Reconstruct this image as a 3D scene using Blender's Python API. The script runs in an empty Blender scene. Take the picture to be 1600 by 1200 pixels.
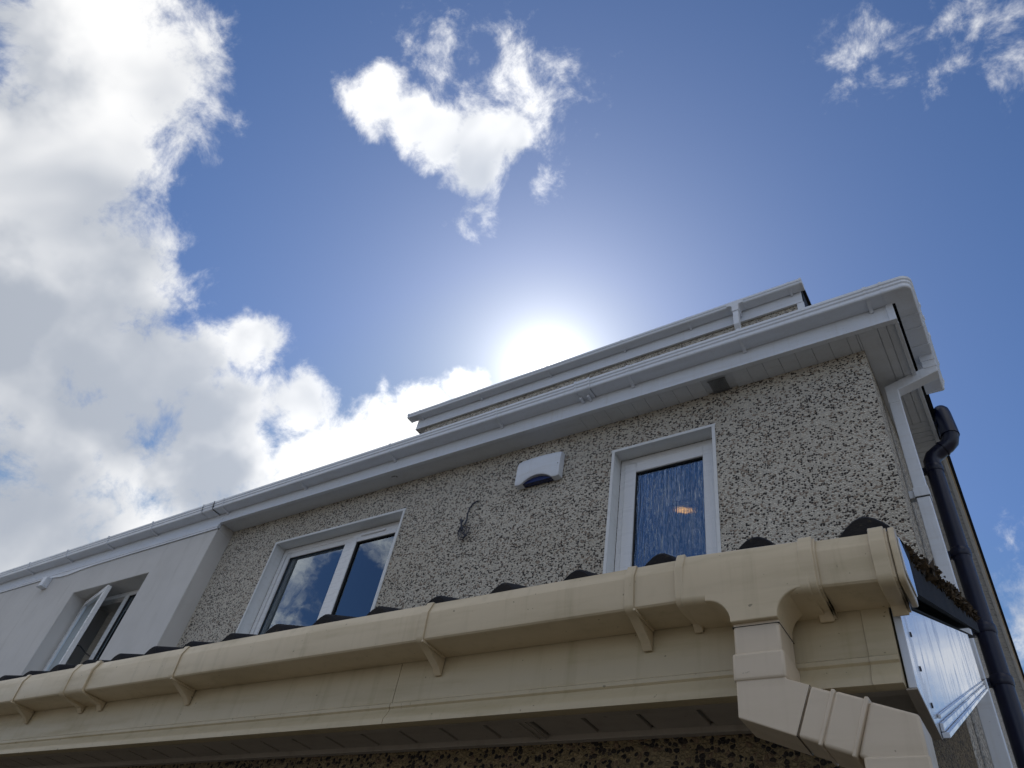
import bpy, bmesh, math, random
from mathutils import Vector, Matrix
random.seed(7)
scene = bpy.context.scene
col = scene.collection

# ------------------------------------------------------------------ camera
cam_d = bpy.data.cameras.new("camera"); cam = bpy.data.objects.new("camera", cam_d); col.objects.link(cam)
R_ = Vector((0.83238, 0.53262, 0.15709)); R_.normalize()
F_ = Vector((-0.47663, 0.53937, 0.69432)); F_.normalize()
U_ = R_.cross(F_).normalized(); R_ = F_.cross(U_).normalized()
mw = Matrix.Identity(4)
for i in range(3):
    mw[i][0] = R_[i]; mw[i][1] = U_[i]; mw[i][2] = -F_[i]
mw[0][3], mw[1][3], mw[2][3] = 0.0, 0.0, 1.6
cam.matrix_world = mw
cam_d.sensor_width = 36.0; cam_d.lens = 1121.39 / 1600 * 36.0
cam_d.clip_start = 0.02; cam_d.clip_end = 5000
scene.camera = cam
scene.view_settings.view_transform = 'Standard'
scene.view_settings.look = 'None'
scene.view_settings.gamma = 1.0
scene.view_settings.use_curve_mapping = False
scene.view_settings.exposure = 0.27

# ------------------------------------------------------------------ sun and sky
SUN = Vector((-0.4298, 0.5530, 0.7137)).normalized()
sl = bpy.data.lights.new("sun", 'SUN'); sl.energy = 3.5; sl.angle = math.radians(0.53); sl.color = (1.0, 0.95, 0.88)
so = bpy.data.objects.new("sun", sl); col.objects.link(so)
so.rotation_euler = SUN.to_track_quat('Z', 'Y').to_euler(); so.location = (0, 0, 30)

world = bpy.data.worlds.new("World"); scene.world = world; world.use_nodes = True
WT = world.node_tree; WT.nodes.clear()

class G:
    """small helper to write node graphs"""
    def __init__(s, t): s.t = t
    def n(s, typ, **kw):
        nd = s.t.nodes.new(typ)
        for k, v in kw.items(): setattr(nd, k, v)
        return nd
    def l(s, a, b): s.t.links.new(a, b)
    def put(s, sock, v):
        if isinstance(v, bpy.types.NodeSocket): s.l(v, sock)
        elif v is not None: sock.default_value = v
    def m(s, op, a, b=None, c=None, clamp=False):
        nd = s.n('ShaderNodeMath', operation=op, use_clamp=clamp)
        s.put(nd.inputs[0], a)
        if b is not None: s.put(nd.inputs[1], b)
        if c is not None: s.put(nd.inputs[2], c)
        return nd.outputs[0]
    def v(s, op, a, b=None, sc=None):
        nd = s.n('ShaderNodeVectorMath', operation=op)
        s.put(nd.inputs[0], a)
        if b is not None: s.put(nd.inputs[1], b)
        if sc is not None: s.put(nd.inputs['Scale'], sc)
        return nd.outputs['Value'] if op in ('DOT_PRODUCT', 'DISTANCE', 'LENGTH') else nd.outputs['Vector']
    def noise(s, vec, scale, detail=4, rough=.5, dist=0.0, lac=2.0):
        nd = s.n('ShaderNodeTexNoise'); s.put(nd.inputs['Vector'], vec)
        nd.inputs['Scale'].default_value = scale; nd.inputs['Detail'].default_value = detail
        nd.inputs['Roughness'].default_value = rough; nd.inputs['Distortion'].default_value = dist
        nd.inputs['Lacunarity'].default_value = lac
        return nd
    def ramp(s, v, a, b, lo=0.0, hi=1.0, smooth=True):
        nd = s.n('ShaderNodeMapRange', interpolation_type='SMOOTHSTEP' if smooth else 'LINEAR')
        s.put(nd.inputs[0], v)
        for i, x in enumerate((a, b, lo, hi)): nd.inputs[i + 1].default_value = x
        return nd.outputs[0]
    def mix(s, f, a, b, typ='MIX'):
        nd = s.n('ShaderNodeMix', data_type='RGBA', blend_type=typ)
        s.put(nd.inputs[0], f)
        for k, x in ((6, a), (7, b)):
            if isinstance(x, bpy.types.NodeSocket): s.l(x, nd.inputs[k])
            else: nd.inputs[k].default_value = (*x, 1) if len(x) == 3 else x
        return nd.outputs[2]

g = G(WT)
tc = g.n('ShaderNodeTexCoord'); D = g.v('NORMALIZE', tc.outputs['Generated'])
sky = g.n('ShaderNodeTexSky', sky_type='NISHITA')
sky.sun_disc = False; sky.sun_elevation = math.asin(SUN.z); sky.sun_rotation = math.atan2(SUN.x, SUN.y)
sky.altitude = 50; sky.air_density = 1.0; sky.dust_density = 0.15; sky.ozone_density = 3.2
SKYK = 1.0
# cumulus drawn in direction space, so it stays put in the sky whatever the camera does
warp = g.noise(D, 9.0, 4, .6)
w3 = g.v('SCALE', g.v('SUBTRACT', warp.outputs['Color'], (.5, .5, .5)), sc=.060)
DW = g.v('ADD', D, w3)
BL = [(-0.656,-0.042,0.754,0.13,1.0),(-0.773,-0.006,0.635,0.13,1.0),(-0.726,0.005,0.687,0.10,1.0),(-0.81,0.096,0.578,0.155,1.0),(-0.765,0.148,0.627,0.066,1.0),(-0.838,0.22,0.5,0.18,1.0),(-0.764,0.254,0.593,0.06,1.0),(-0.717,0.296,0.631,0.05,.8),(-0.782,0.344,0.52,0.125,1.0),(-0.709,0.381,0.593,0.064,.9),(-0.701,0.448,0.554,0.075,1.0),(-0.636,0.466,0.616,0.054,.8),(-0.666,0.482,0.569,0.075,1.0),(-0.586,0.492,0.644,0.05,.9),(-0.534,0.508,0.676,0.036,1.0),(.07,.92,.42,.10,.45),(-.1,.93,.33,.1,.9),
      (-0.479, 0.171, 0.861, 0.051, 1.0), (-0.455, 0.206, 0.866, 0.05, 1.0), (-0.432, 0.245, 0.868, 0.053, 1.0), (-0.399, 0.278, 0.874, 0.054, 1.0), (-0.365, 0.294, 0.883, 0.041, 0.8), (-0.419, 0.306, 0.855, 0.046, 0.8), (-0.319, 0.248, 0.914, 0.056, 0.30), (-0.317, 0.299, 0.9, 0.045, 0.34), (-0.425, 0.344, 0.837, 0.032, 0.45), (-0.385, 0.167, 0.908, 0.022, 0.10), (-0.347, 0.369, 0.862, 0.024, 0.4), (0.055, 0.431, 0.901, 0.040, 0.27), (0.156, 0.438, 0.885, 0.036, 0.20), (-0.621, 0.431, 0.655, 0.016, 0.35),
      (-0.95,0.3,0.25,0.30,1.0),(-0.9,-0.25,0.45,0.30,1.0),(-0.62,-0.30,0.72,0.16,1.0),(-0.79,-0.44,0.43,0.13,.8)]
SH = [(-0.791, 0.229, 0.568, 0.148), (-0.893, 0.241, 0.379, 0.136), (-0.792, 0.374, 0.483, 0.089), (-0.701, -0.111, 0.705, 0.083), (-0.843, 0.073, 0.533, 0.079)]
acc = None
for (x, y, z, r, a) in BL:
    d = g.v('DISTANCE', DW, (x, y, z))
    v = g.m('MULTIPLY_ADD', d, -a * (1.35 if a > .75 else 1.0) / r, a * (1.35 if a > .75 else 1.0))
    acc = v if acc is None else g.m('SMOOTH_MAX', acc, v, .10)
fb = g.noise(D, 15.0, 12, .66, .25).outputs[0]
fb2 = g.noise(D, 5.0, 3.5, .5, .3).outputs[0]
# the rest of the sky (behind the camera): scattered cumulus
sep = g.n('ShaderNodeSeparateXYZ'); g.l(D, sep.inputs[0])
zz = g.m('MAXIMUM', sep.outputs[2], .12)
cmb = g.n('ShaderNodeCombineXYZ'); g.l(g.m('DIVIDE', sep.outputs[0], zz), cmb.inputs[0]); g.l(g.m('DIVIDE', sep.outputs[1], zz), cmb.inputs[1]); cmb.inputs[2].default_value = 3.7
gen = g.noise(cmb.outputs[0], 1.5, 8, .55, .1).outputs[0]
back = g.ramp(sep.outputs[1], -.22, .02, 0.0, 3.0)
right = g.ramp(sep.outputs[0], .45, .75, 0.0, 1.0)
back = g.m('MULTIPLY', back, g.m('SUBTRACT', 1.0, right))
genv = g.m('SUBTRACT', g.m('MULTIPLY_ADD', gen, 5.0, -2.42), back)
gap = g.m('MAXIMUM', g.m('MULTIPLY_ADD', g.v('DISTANCE', D, (-.36, -.72, .56)), -6.0, 2.0), 0.0)
genv = g.m('SUBTRACT', genv, gap)
acc = g.m('MAXIMUM', acc, genv)
shd = None
for (x, y, z, r) in SH:
    v = g.ramp(g.v('DISTANCE', g.v('ADD', DW, g.v('SCALE', w3, sc=1.5)), (x, y, z)), r * 1.45, 0)
    shd = v if shd is None else g.m('SMOOTH_MAX', shd, v, .2)
for (x, y, z, r) in [(-0.834, 0.21, 0.511, 0.025), (-0.818, 0.274, 0.505, 0.027), (-0.728, 0.391, 0.563, 0.025)]:    # blue gaps in the bank
    acc = g.m('SUBTRACT', g.m('MINIMUM', acc, .85), g.m('MULTIPLY', g.ramp(g.v('DISTANCE', g.v('ADD', DW, w3), (x, y, z)), r * 2.1, 0), .33))
acc = g.m('SUBTRACT', acc, g.m('MAXIMUM', g.m('MULTIPLY_ADD', g.v('DISTANCE', D, (-.70, -.575, .42)), -10.0, .8), 0.0))
dens = g.m('ADD', acc, g.m('MULTIPLY_ADD', fb, 2.2, -1.10))
mask = g.m('POWER', g.ramp(dens, -.12, .62), 1.15)
above = g.ramp(sep.outputs[2], 0.0, .06)
mask = g.m('MULTIPLY', mask, above)
cs = g.v('DOT_PRODUCT', D, tuple(SUN))
ang = g.m('ARCCOSINE', g.m('MINIMUM', cs, 1.0))
# light through the cloud: thin rims glow, thick middles go grey, brighter towards the sun
thick = g.ramp(g.m('ADD', g.m('ADD', g.m('MULTIPLY', g.m('MINIMUM', acc, .6), .35), g.m('MULTIPLY', shd, .85)), g.m('MULTIPLY_ADD', fb2, 2.4, -1.2)), .0, 1.1)
glow = g.m('ADD', g.m('MULTIPLY', g.m('POWER', 2.718, g.m('MULTIPLY', ang, -3.2)), 9.0), g.ramp(ang, .9, 1.9, 8.4, 13.0))
cb = g.v('SCALE', g.mix(thick, (1.0, 1.0, 1.0), (.43, .47, .54)), sc=glow)
# aureole of the sun in thin haze
aur = g.m('MAXIMUM', g.m('SUBTRACT', g.m('MINIMUM', g.m('DIVIDE', .265, g.m('POWER', g.m('ADD', ang, .02), 1.35)), 60.0), .46), 0.0)
auc = g.v('SCALE', (1.0, .97, .95), sc=aur)
skyc = g.v('ADD', g.v('MULTIPLY', g.v('MINIMUM', sky.outputs[0], (4.2, 4.4, 5.0)), (.69, .80, .97)), auc)
final = g.mix(mask, skyc, cb)
bg = g.n('ShaderNodeBackground'); g.l(final, bg.inputs[0]); bg.inputs[1].default_value = 0.09
wo = g.n('ShaderNodeOutputWorld'); g.l(bg.outputs[0], wo.inputs[0])
for nd in list(WT.nodes):      # drop helpers that ended up unused
    if nd.type not in ('OUTPUT_WORLD',) and not any(o.is_linked for o in nd.outputs): WT.nodes.remove(nd)

# ------------------------------------------------------------------ materials
def mat(name):
    m = bpy.data.materials.new(name); m.use_nodes = True
    t = m.node_tree; p = t.nodes['Principled BSDF']
    return m, G(t), p
def objco(g):
    return g.n('ShaderNodeTexCoord').outputs['Object']
def stretch(g, vec, s):
    mp = g.n('ShaderNodeMapping'); g.l(vec, mp.inputs[0]); mp.inputs['Scale'].default_value = s
    return mp.outputs[0]
def bump(g, p, h, strength, dist):
    b = g.n('ShaderNodeBump'); b.inputs['Strength'].default_value = strength; b.inputs['Distance'].default_value = dist
    g.l(h, b.inputs['Height']); g.l(b.outputs[0], p.inputs['Normal'])

def upvc(name, c, dirt, amt, rough=.32, blot=.12):
    m, g, p = mat(name); co = objco(g)
    n1 = g.noise(stretch(g, co, (1.2, 4, 9)), 3.0, 6, .6).outputs[0]
    n2 = g.noise(co, 22, 5, .65).outputs[0]
    n3 = g.noise(co, 1.7, 3, .5).outputs[0]
    f = g.m('MULTIPLY', g.ramp(n1, .45, .75), amt)
    f = g.m('ADD', f, g.m('MULTIPLY', g.ramp(n2, .58, .78), blot * amt * 2))
    n4 = g.noise(stretch(g, co, (17, 17, 1.1)), 2.2, 5, .6, .2).outputs[0]
    f = g.m('ADD', f, g.m('MULTIPLY', g.ramp(n4, .5, .78), amt * .9))
    cc = g.mix(f, c, dirt)
    cc = g.mix(g.ramp(n3, .35, .7, 0, .10), cc, tuple(x * .8 for x in c))
    sp = g.noise(co, 95, 2, .5).outputs[0]
    cc = g.mix(g.ramp(sp, .735, .76, 0, .6 * min(1, amt * 3)), cc, tuple(x * .25 for x in dirt))
    g.l(cc, p.inputs['Base Color'])
    g.l(g.ramp(n1, .3, .8, rough, rough + .22), p.inputs['Roughness'])
    bump(g, p, g.noise(co, 7, 3, .5).outputs[0], .12, .01)
    return m
M = {}
M['white'] = upvc('white_upvc', (.72, .765, .83), (.50, .49, .46), .25)
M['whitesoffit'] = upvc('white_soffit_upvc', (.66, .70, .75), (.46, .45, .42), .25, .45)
M['frame'] = upvc('window_upvc', (.80, .81, .82), (.6, .6, .58), .07, .22)
M['cream'] = upvc('cream_upvc', (.60, .495, .33), (.32, .26, .14), .38, .30)
M['creamfascia'] = upvc('cream_fascia_upvc', (.52, .435, .28), (.33, .27, .14), .45, .36)
M['pale'] = upvc('pale_pvc_pipe', (.60, .505, .38), (.37, .30, .19), .28, .36)
M['soffit'] = upvc('brown_grey_soffit', (.36, .32, .27), (.2, .17, .13), .4, .5)
M['trim'] = upvc('white_painted_render', (.70, .72, .73), (.5, .5, .46), .3, .7)

def simple(name, c, rough=.5, spec=.5, metallic=0.0):
    m, g, p = mat(name); co = objco(g)
    n = g.noise(co, 14, 5, .6).outputs[0]
    g.l(g.mix(g.ramp(n, .3, .75), c, tuple(x * .7 for x in c)), p.inputs['Base Color'])
    p.inputs['Roughness'].default_value = rough; p.inputs['Specular IOR Level'].default_value = spec
    p.inputs['Metallic'].default_value = metallic
    bump(g, p, g.noise(co, 40, 3, .5).outputs[0], .08, .004)
    return m
M['black'] = simple('black_pvc', (.004, .007, .030), .32, .4)
M['seam'] = simple('dark_seam', (.03, .03, .03), .8)
M['lead'] = simple('dark_felt', (.012, .013, .018), .7)
M['grille'] = simple('grey_grille', (.20, .21, .22), .7)
M['bluelens'] = simple('blue_lens', (.01, .016, .09), .25, .6)
M['cable'] = simple('dark_cable', (.03, .035, .06), .5)
M['screw'] = simple('screw_head', (.06, .06, .07), .5, .5, .5)
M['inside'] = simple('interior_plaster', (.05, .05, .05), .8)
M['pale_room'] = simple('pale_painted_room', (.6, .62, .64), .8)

def pebble(name, tint=1.0, scale=92.0, warm=0.0):
    m, g, p = mat(name); co = objco(g)
    wv = g.v('ADD', co, g.v('SCALE', g.v('SUBTRACT', g.noise(co, 45, 3, .6).outputs['Color'], (.5, .5, .5)), sc=.009))
    wv = stretch(g, wv, (.88, 1.0, 1.06))
    vo = g.n('ShaderNodeTexVoronoi'); g.l(wv, vo.inputs['Vector']); vo.inputs['Scale'].default_value = scale
    ve = g.n('ShaderNodeTexVoronoi', feature='DISTANCE_TO_EDGE'); g.l(wv, ve.inputs['Vector']); ve.inputs['Scale'].default_value = scale
    s = g.n('ShaderNodeSeparateColor'); g.l(vo.outputs['Color'], s.inputs[0])
    patch = g.noise(co, 5, 3, .5).outputs[0]
    darkf = g.m('LESS_THAN', g.m('ADD', s.outputs[0], g.m('MULTIPLY_ADD', patch, .45, -.225)), .275 + .10 * warm)
    brownf = g.m('GREATER_THAN', s.outputs[0], .90)
    base = g.mix(s.outputs[1], tuple(x * tint for x in (.56, .525 - .10 * warm, .455 - .24 * warm)), tuple(x * tint for x in (.77, .72 - .15 * warm, .62 - .32 * warm)))
    base = g.mix(g.ramp(g.noise(co, 1.3, 4, .6).outputs[0], .4, .7, 0, .35), base, tuple(x * tint for x in (.47, .42, .33)))
    base = g.mix(g.m('MULTIPLY', brownf, .7), base, (.20, .13, .085))
    dk = g.mix(s.outputs[2], (.012, .012, .016), (.055, .042, .035))
    darkf = g.m('MULTIPLY', darkf, g.ramp(vo.outputs['Distance'], .50 + .03 * warm, .66 + .03 * warm, 1, 0))
    base = g.mix(g.m('MULTIPLY', darkf, .96), base, dk)
    base = g.mix(g.ramp(ve.outputs['Distance'], 0, .05, .30, 0), base, (.14, .125, .11))  # shadow in the gaps between stones, painted into the colour
    g.l(base, p.inputs['Base Color']); p.inputs['Roughness'].default_value = .85
    p.inputs['Specular IOR Level'].default_value = .3
    h = g.m('ADD', g.ramp(ve.outputs['Distance'], 0, .35), g.m('MULTIPLY', s.outputs[1], .8))
    bump(g, p, h, .8, .007)
    return m
M['pebble'] = pebble('pebbledash')
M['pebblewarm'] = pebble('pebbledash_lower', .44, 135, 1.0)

def render_mat():
    m, g, p = mat('smooth_render'); co = objco(g)
    n = g.noise(co, 2, 5, .6).outputs[0]
    g.l(g.mix(g.ramp(g.noise(stretch(g, co, (6, 6, .8)), 1.6, 6, .6).outputs[0], .5, .8, 0, .5), g.mix(g.ramp(n, .3, .8), (.62, .61, .59), (.55, .54, .52)), (.44, .43, .40)), p.inputs['Base Color'])
    p.inputs['Roughness'].default_value = .85
    bump(g, p, g.noise(co, 260, 3, .6).outputs[0], .25, .002)
    return m
M['render'] = render_mat()

def tile_mat():
    m, g, p = mat('dark_concrete_tile'); co = objco(g)
    n = g.noise(co, 9, 6, .65).outputs[0]
    c = g.mix(g.ramp(n, .3, .75), (.008, .008, .010), (.022, .019, .018))
    c = g.mix(g.ramp(g.noise(co, 60, 4, .6).outputs[0], .62, .72, 0, .7), c, (.06, .05, .03))
    g.l(c, p.inputs['Base Color']); p.inputs['Roughness'].default_value = .85; p.inputs['Specular IOR Level'].default_value = .25
    bump(g, p, g.noise(co, 150, 4, .6).outputs[0], .5, .004)
    return m
M['tile'] = tile_mat()
def moss_mat():
    m, g, p = mat('brown_moss'); co = objco(g)
    n = g.noise(co, 70, 3, .6).outputs[0]
    g.l(g.mix(g.ramp(n, .35, .7), (.022, .015, .009), (.12, .08, .04)), p.inputs['Base Color']); p.inputs['Roughness'].default_value = .95
    return m
M['moss'] = moss_mat()

def panel_mat():   # glossy white cladding with water streaks
    m, g, p = mat('glossy_white_bargeboard'); co = objco(g)
    st = g.noise(stretch(g, co, (1, 4.0, 1.3)), 4, 6, .62, .6).outputs[0]
    c = g.mix(g.ramp(st, .5, .7, 0, .75), (.60, .64, .70), (.34, .32, .29))
    g.l(c, p.inputs['Base Color']); p.inputs['Roughness'].default_value = .22
    g.l(g.ramp(st, .5, .72, 1.0, .4), p.inputs['Coat Weight']); g.l(g.ramp(st, .4, .7, .05, .3), p.inputs['Coat Roughness']); p.inputs['Coat IOR'].default_value = 1.45
    bump(g, p, g.noise(co, 5, 3, .5).outputs[0], .15, .02)
    return m
M['panel'] = panel_mat()

def glass_mat(name, ribs=False, refl=3.4, base=.03):
    m, g, p = mat(name); t = m.node_tree; t.nodes.remove(p)
    out = [n for n in t.nodes if n.type == 'OUTPUT_MATERIAL'][0]
    fr = g.n('ShaderNodeFresnel'); fr.inputs[0].default_value = 1.5
    fac = g.m('MINIMUM', g.m('MULTIPLY_ADD', fr.outputs[0], refl, base), 1.0)
    gl = g.n('ShaderNodeBsdfGlossy'); gl.inputs['Color'].default_value = (.82, .92, 1, 1)
    co = objco(g)
    if ribs:
        gl.inputs['Roughness'].default_value = .05
        tr = g.n('ShaderNodeBsdfRefraction'); tr.inputs['Roughness'].default_value = .02; tr.inputs['IOR'].default_value = 1.12
        tr.inputs['Color'].default_value = (.55, .62, .7, 1)
        n1 = g.noise(stretch(g, co, (1, 1, .07)), 85, 3, .5).outputs[0]
        b = g.n('ShaderNodeBump'); b.inputs['Strength'].default_value = .9; b.inputs['Distance'].default_value = .005
        g.l(n1, b.inputs['Height']); g.l(b.outputs[0], gl.inputs['Normal']); g.l(b.outputs[0], tr.inputs['Normal'])
    else:
        gl.inputs['Roughness'].default_value = .0
        tr = g.n('ShaderNodeBsdfTransparent'); tr.inputs['Color'].default_value = (.6, .68, .72, 1)
        b = g.n('ShaderNodeBump'); b.inputs['Strength'].default_value = .05; b.inputs['Distance'].default_value = .02
        g.l(g.noise(co, 2.5, 2, .5).outputs[0], b.inputs['Height']); g.l(b.outputs[0], gl.inputs['Normal'])
    mx = g.n('ShaderNodeMixShader'); g.l(fac, mx.inputs[0]); g.l(tr.outputs[0], mx.inputs[1]); g.l(gl.outputs[0], mx.inputs[2])
    g.l(mx.outputs[0], out.inputs[0])
    return m
M['glass'] = glass_mat('window_glass')
M['ribglass'] = glass_mat('reeded_glass', True, 4.6, .05)

def lamp_mat():
    m, g, p = mat('warm_bulb')
    p.inputs['Emission Color'].default_value = (1, .42, .07, 1); p.inputs['Emission Strength'].default_value = 5
    return m
M['lamp'] = lamp_mat()
def ground_mat():
    m, g, p = mat('concrete_paving'); co = objco(g)
    br = g.n('ShaderNodeTexBrick'); g.l(co, br.inputs['Vector']); br.inputs['Scale'].default_value = 1.0
    br.inputs['Color1'].default_value = (.12, .108, .092, 1); br.inputs['Color2'].default_value = (.15, .135, .112, 1); br.inputs['Mortar'].default_value = (.06, .06, .055, 1)
    br.inputs['Mortar Size'].default_value = .008
    g.l(g.mix(g.ramp(g.noise(co, 3, 6, .6).outputs[0], .35, .7, 0, .6), br.outputs[0], (.11, .10, .08)), p.inputs['Base Color'])
    p.inputs['Roughness'].default_value = .9
    return m
M['ground'] = ground_mat()

# ------------------------------------------------------------------ mesh helpers
class MB:
    def __init__(s): s.v = []; s.f = []
    def add(s, vs, fs):
        o = len(s.v); s.v += [tuple(p) for p in vs]; s.f += [tuple(i + o for i in f) for f in fs]; return s
    def box(s, x0, x1, y0, y1, z0, z1):
        return s.add([(x, y, z) for x in (x0, x1) for y in (y0, y1) for z in (z0, z1)],
                     [(0, 1, 3, 2), (4, 6, 7, 5), (0, 4, 5, 1), (2, 3, 7, 6), (0, 2, 6, 4), (1, 5, 7, 3)])
    def ext(s, prof, axis, a, b, mapf=None):
        """closed 2-D profile pushed along one axis. axis x: (y,z); y: (x,z); z: (x,y)"""
        def P(p, t):
            q = {'x': (t, p[0], p[1]), 'y': (p[0], t, p[1]), 'z': (p[0], p[1], t)}[axis]
            return mapf(q) if mapf else q
        n = len(prof)
        return s.add([P(p, a) for p in prof] + [P(p, b) for p in prof],
                     [tuple(range(n))[::-1], tuple(range(n, 2 * n))] + [(i, (i + 1) % n, n + (i + 1) % n, n + i) for i in range(n)])
    def loft(s, rings, close=True):
        n = len(rings[0]); o = len(s.v)
        for r in rings: s.v += [tuple(p) for p in r]
        for k in range(len(rings) - 1):
            for i in range(n):
                s.f.append((o + k * n + i, o + k * n + (i + 1) % n, o + (k + 1) * n + (i + 1) % n, o + (k + 1) * n + i))
        if close: s.f.append(tuple(o + i for i in range(n))[::-1]); s.f.append(tuple(o + (len(rings) - 1) * n + i for i in range(n)))
        return s
    def tube(s, pts, r, n=14, rr=None):
        pts = [Vector(p) for p in pts]; rings = []
        prev = None
        for i, p in enumerate(pts):
            t = ((pts[min(i + 1, len(pts) - 1)] - p).normalized() + (p - pts[max(i - 1, 0)]).normalized()).normalized()
            if prev is None:
                a = Vector((0, 0, 1)) if abs(t.z) < .9 else Vector((0, 1, 0)); u = t.cross(a).normalized()
            else: u = (prev - t * prev.dot(t)).normalized()
            w = t.cross(u); prev = u; q = rr[i] if rr else r
            rings.append([p + (u * math.cos(6.28318 * k / n) + w * math.sin(6.28318 * k / n)) * q for k in range(n)])
        return s.loft(rings)
    def build(s, name, m, parent=None, bevel=0, smooth=False, seg=2):
        me = bpy.data.meshes.new(name); me.from_pydata(s.v, [], s.f); me.update()
        bm = bmesh.new(); bm.from_mesh(me); bmesh.ops.remove_doubles(bm, verts=bm.verts, dist=1e-6)
        bmesh.ops.recalc_face_normals(bm, faces=bm.faces); bm.to_mesh(me); bm.free()
        me.materials.append(m); o = bpy.data.objects.new(name, me); col.objects.link(o)
        if parent: o.parent = parent; o.matrix_parent_inverse = Matrix.Identity(4)
        if bevel:
            b = o.modifiers.new('bevel', 'BEVEL'); b.width = bevel; b.segments = seg; b.limit_method = 'ANGLE'; b.angle_limit = math.radians(35)
            b.harden_normals = False
        if smooth or bevel:
            for p in me.polygons: p.use_smooth = True
            try: me.set_sharp_from_angle(angle=math.radians(60 if bevel else (38 if smooth is True else smooth)))
            except Exception: pass
        return o
def root(name, label, cat, group=None, kind=None):
    o = bpy.data.objects.new(name, None); col.objects.link(o); o.empty_display_size = .2
    o['label'] = label; o['category'] = cat
    if group: o['group'] = group
    if kind: o['kind'] = kind
    return o
def tag(o, label, cat=None, group=None):
    o['label'] = label
    if cat: o['category'] = cat
    if group: o['group'] = group
    return o

def offset(path, t):
    """offset an open 2-D path to its left by t (mitred)"""
    out = []
    for i, p in enumerate(path):
        ns = []
        for a, b in ((i - 1, i), (i, i + 1)):
            if a >= 0 and b < len(path):
                dx, dy = path[b][0] - path[a][0], path[b][1] - path[a][1]; L = math.hypot(dx, dy); ns.append((-dy / L, dx / L))
        nx = sum(n[0] for n in ns) / len(ns); ny = sum(n[1] for n in ns) / len(ns); q = nx * nx + ny * ny
        out.append((p[0] + nx / q * t, p[1] + ny / q * t))
    return out
def wall_open(mb, x0, x1, z0, z1, y0, y1, ops):
    """wall parallel to x between y0 (front) and y1 with rectangular openings (xa,xb,za,zb)"""
    xs = sorted({x0, x1, *[o[0] for o in ops], *[o[1] for o in ops]}); zs = sorted({z0, z1, *[o[2] for o in ops], *[o[3] for o in ops]})
    hole = lambda i, j: any(o[0] <= (xs[i] + xs[i + 1]) / 2 <= o[1] and o[2] <= (zs[j] + zs[j + 1]) / 2 <= o[3] for o in ops)
    nx, nz = len(xs) - 1, len(zs) - 1
    for i in range(nx):
        for j in range(nz):
            if hole(i, j): continue
            a, b, c, d = xs[i], xs[i + 1], zs[j], zs[j + 1]
            for y in (y0, y1): mb.add([(a, y, c), (b, y, c), (b, y, d), (a, y, d)], [(0, 1, 2, 3)])
            if i == 0 or hole(i - 1, j): mb.add([(a, y0, c), (a, y1, c), (a, y1, d), (a, y0, d)], [(0, 1, 2, 3)])
            if i == nx - 1 or hole(i + 1, j): mb.add([(b, y0, c), (b, y1, c), (b, y1, d), (b, y0, d)], [(0, 1, 2, 3)])
            if j == 0 or hole(i, j - 1): mb.add([(a, y0, c), (b, y0, c), (b, y1, c), (a, y1, c)], [(0, 1, 2, 3)])
            if j == nz - 1 or hole(i, j + 1): mb.add([(a, y0, d), (b, y0, d), (b, y1, d), (a, y1, d)], [(0, 1, 2, 3)])
    return mb

# ------------------------------------------------------------------ ground
gr = MB().add([(-800, -800, 0), (800, -800, 0), (800, 800, 0), (-800, 800, 0)], [(0, 1, 2, 3)]).build('ground', M['ground']); gr['kind'] = 'structure'

# ------------------------------------------------------------------ main house
YW, XS, ZS = 3.3, -.236, 5.045          # front wall plane, side wall plane, soffit level
XL = -6.05                               # party line with the neighbour
SL = .55                                 # roof slope
house = root('house', 'pebbledashed two storey house with white eaves, one narrow and one wide upper window', 'house')
W1 = (-1.891, -1.170, 3.62, 4.780); W2 = (-5.270, -3.729, 3.62, 4.760)
w = MB(); wall_open(w, XL, XS, 0, ZS + .012, YW, YW + .30, [W1, W2])
w.box(XS - .30, XS, YW + .302, 11.4, 0, ZS + .01)                     # side wall
w.box(XL, XS, 11.402, 11.7, 0, ZS)
w.build('wall', M['pebble'], house)
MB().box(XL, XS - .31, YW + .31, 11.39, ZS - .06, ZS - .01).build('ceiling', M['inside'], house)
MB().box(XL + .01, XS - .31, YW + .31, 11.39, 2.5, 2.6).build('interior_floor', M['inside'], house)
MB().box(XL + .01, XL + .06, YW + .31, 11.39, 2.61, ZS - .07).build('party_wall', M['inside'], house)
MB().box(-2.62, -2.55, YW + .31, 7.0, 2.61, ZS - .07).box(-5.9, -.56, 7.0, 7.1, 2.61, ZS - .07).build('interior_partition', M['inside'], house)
# roof: two slopes and the verge
rz = lambda y: 5.215 + SL * (y - 3.08)
RX = .004
def roofslab(mb, x0, x1, t=.03):
    yr = 7.6; zr = rz(yr)
    mb.ext([(3.13, rz(3.13)), (yr, zr), (12.1, zr - SL * (12.1 - yr)), (12.1, zr - SL * (12.1 - yr) - t), (yr, zr - t), (3.13, rz(3.13) - t)], 'x', x0, x1)
    k = 0; y = 3.06
    while y < yr - .3:                      # tile courses
        mb.ext([(y, rz(y) + .001), (y, rz(y) + .024), (y + .33, rz(y + .33) + .006), (y + .33, rz(y + .33) + .001)], 'x', x0, x1); y += .30
    return mb
def hip(y):                                # the side slope falls to the gable side eave
    return RX - (y - 3.08)
rf = MB(); yr = 7.6; zr_ = rz(yr); xh = hip(yr); z0 = rz(3.08); t = .02
rf.add([(XL, 3.10, rz(3.10)), (RX, 3.10, rz(3.10)), (xh, yr, zr_), (XL, yr, zr_), (RX, 12.1, rz(3.10)), (XL, 12.1, rz(3.10))], [(0, 1, 2, 3), (1, 4, 2), (3, 2, 4, 5)])
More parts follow.
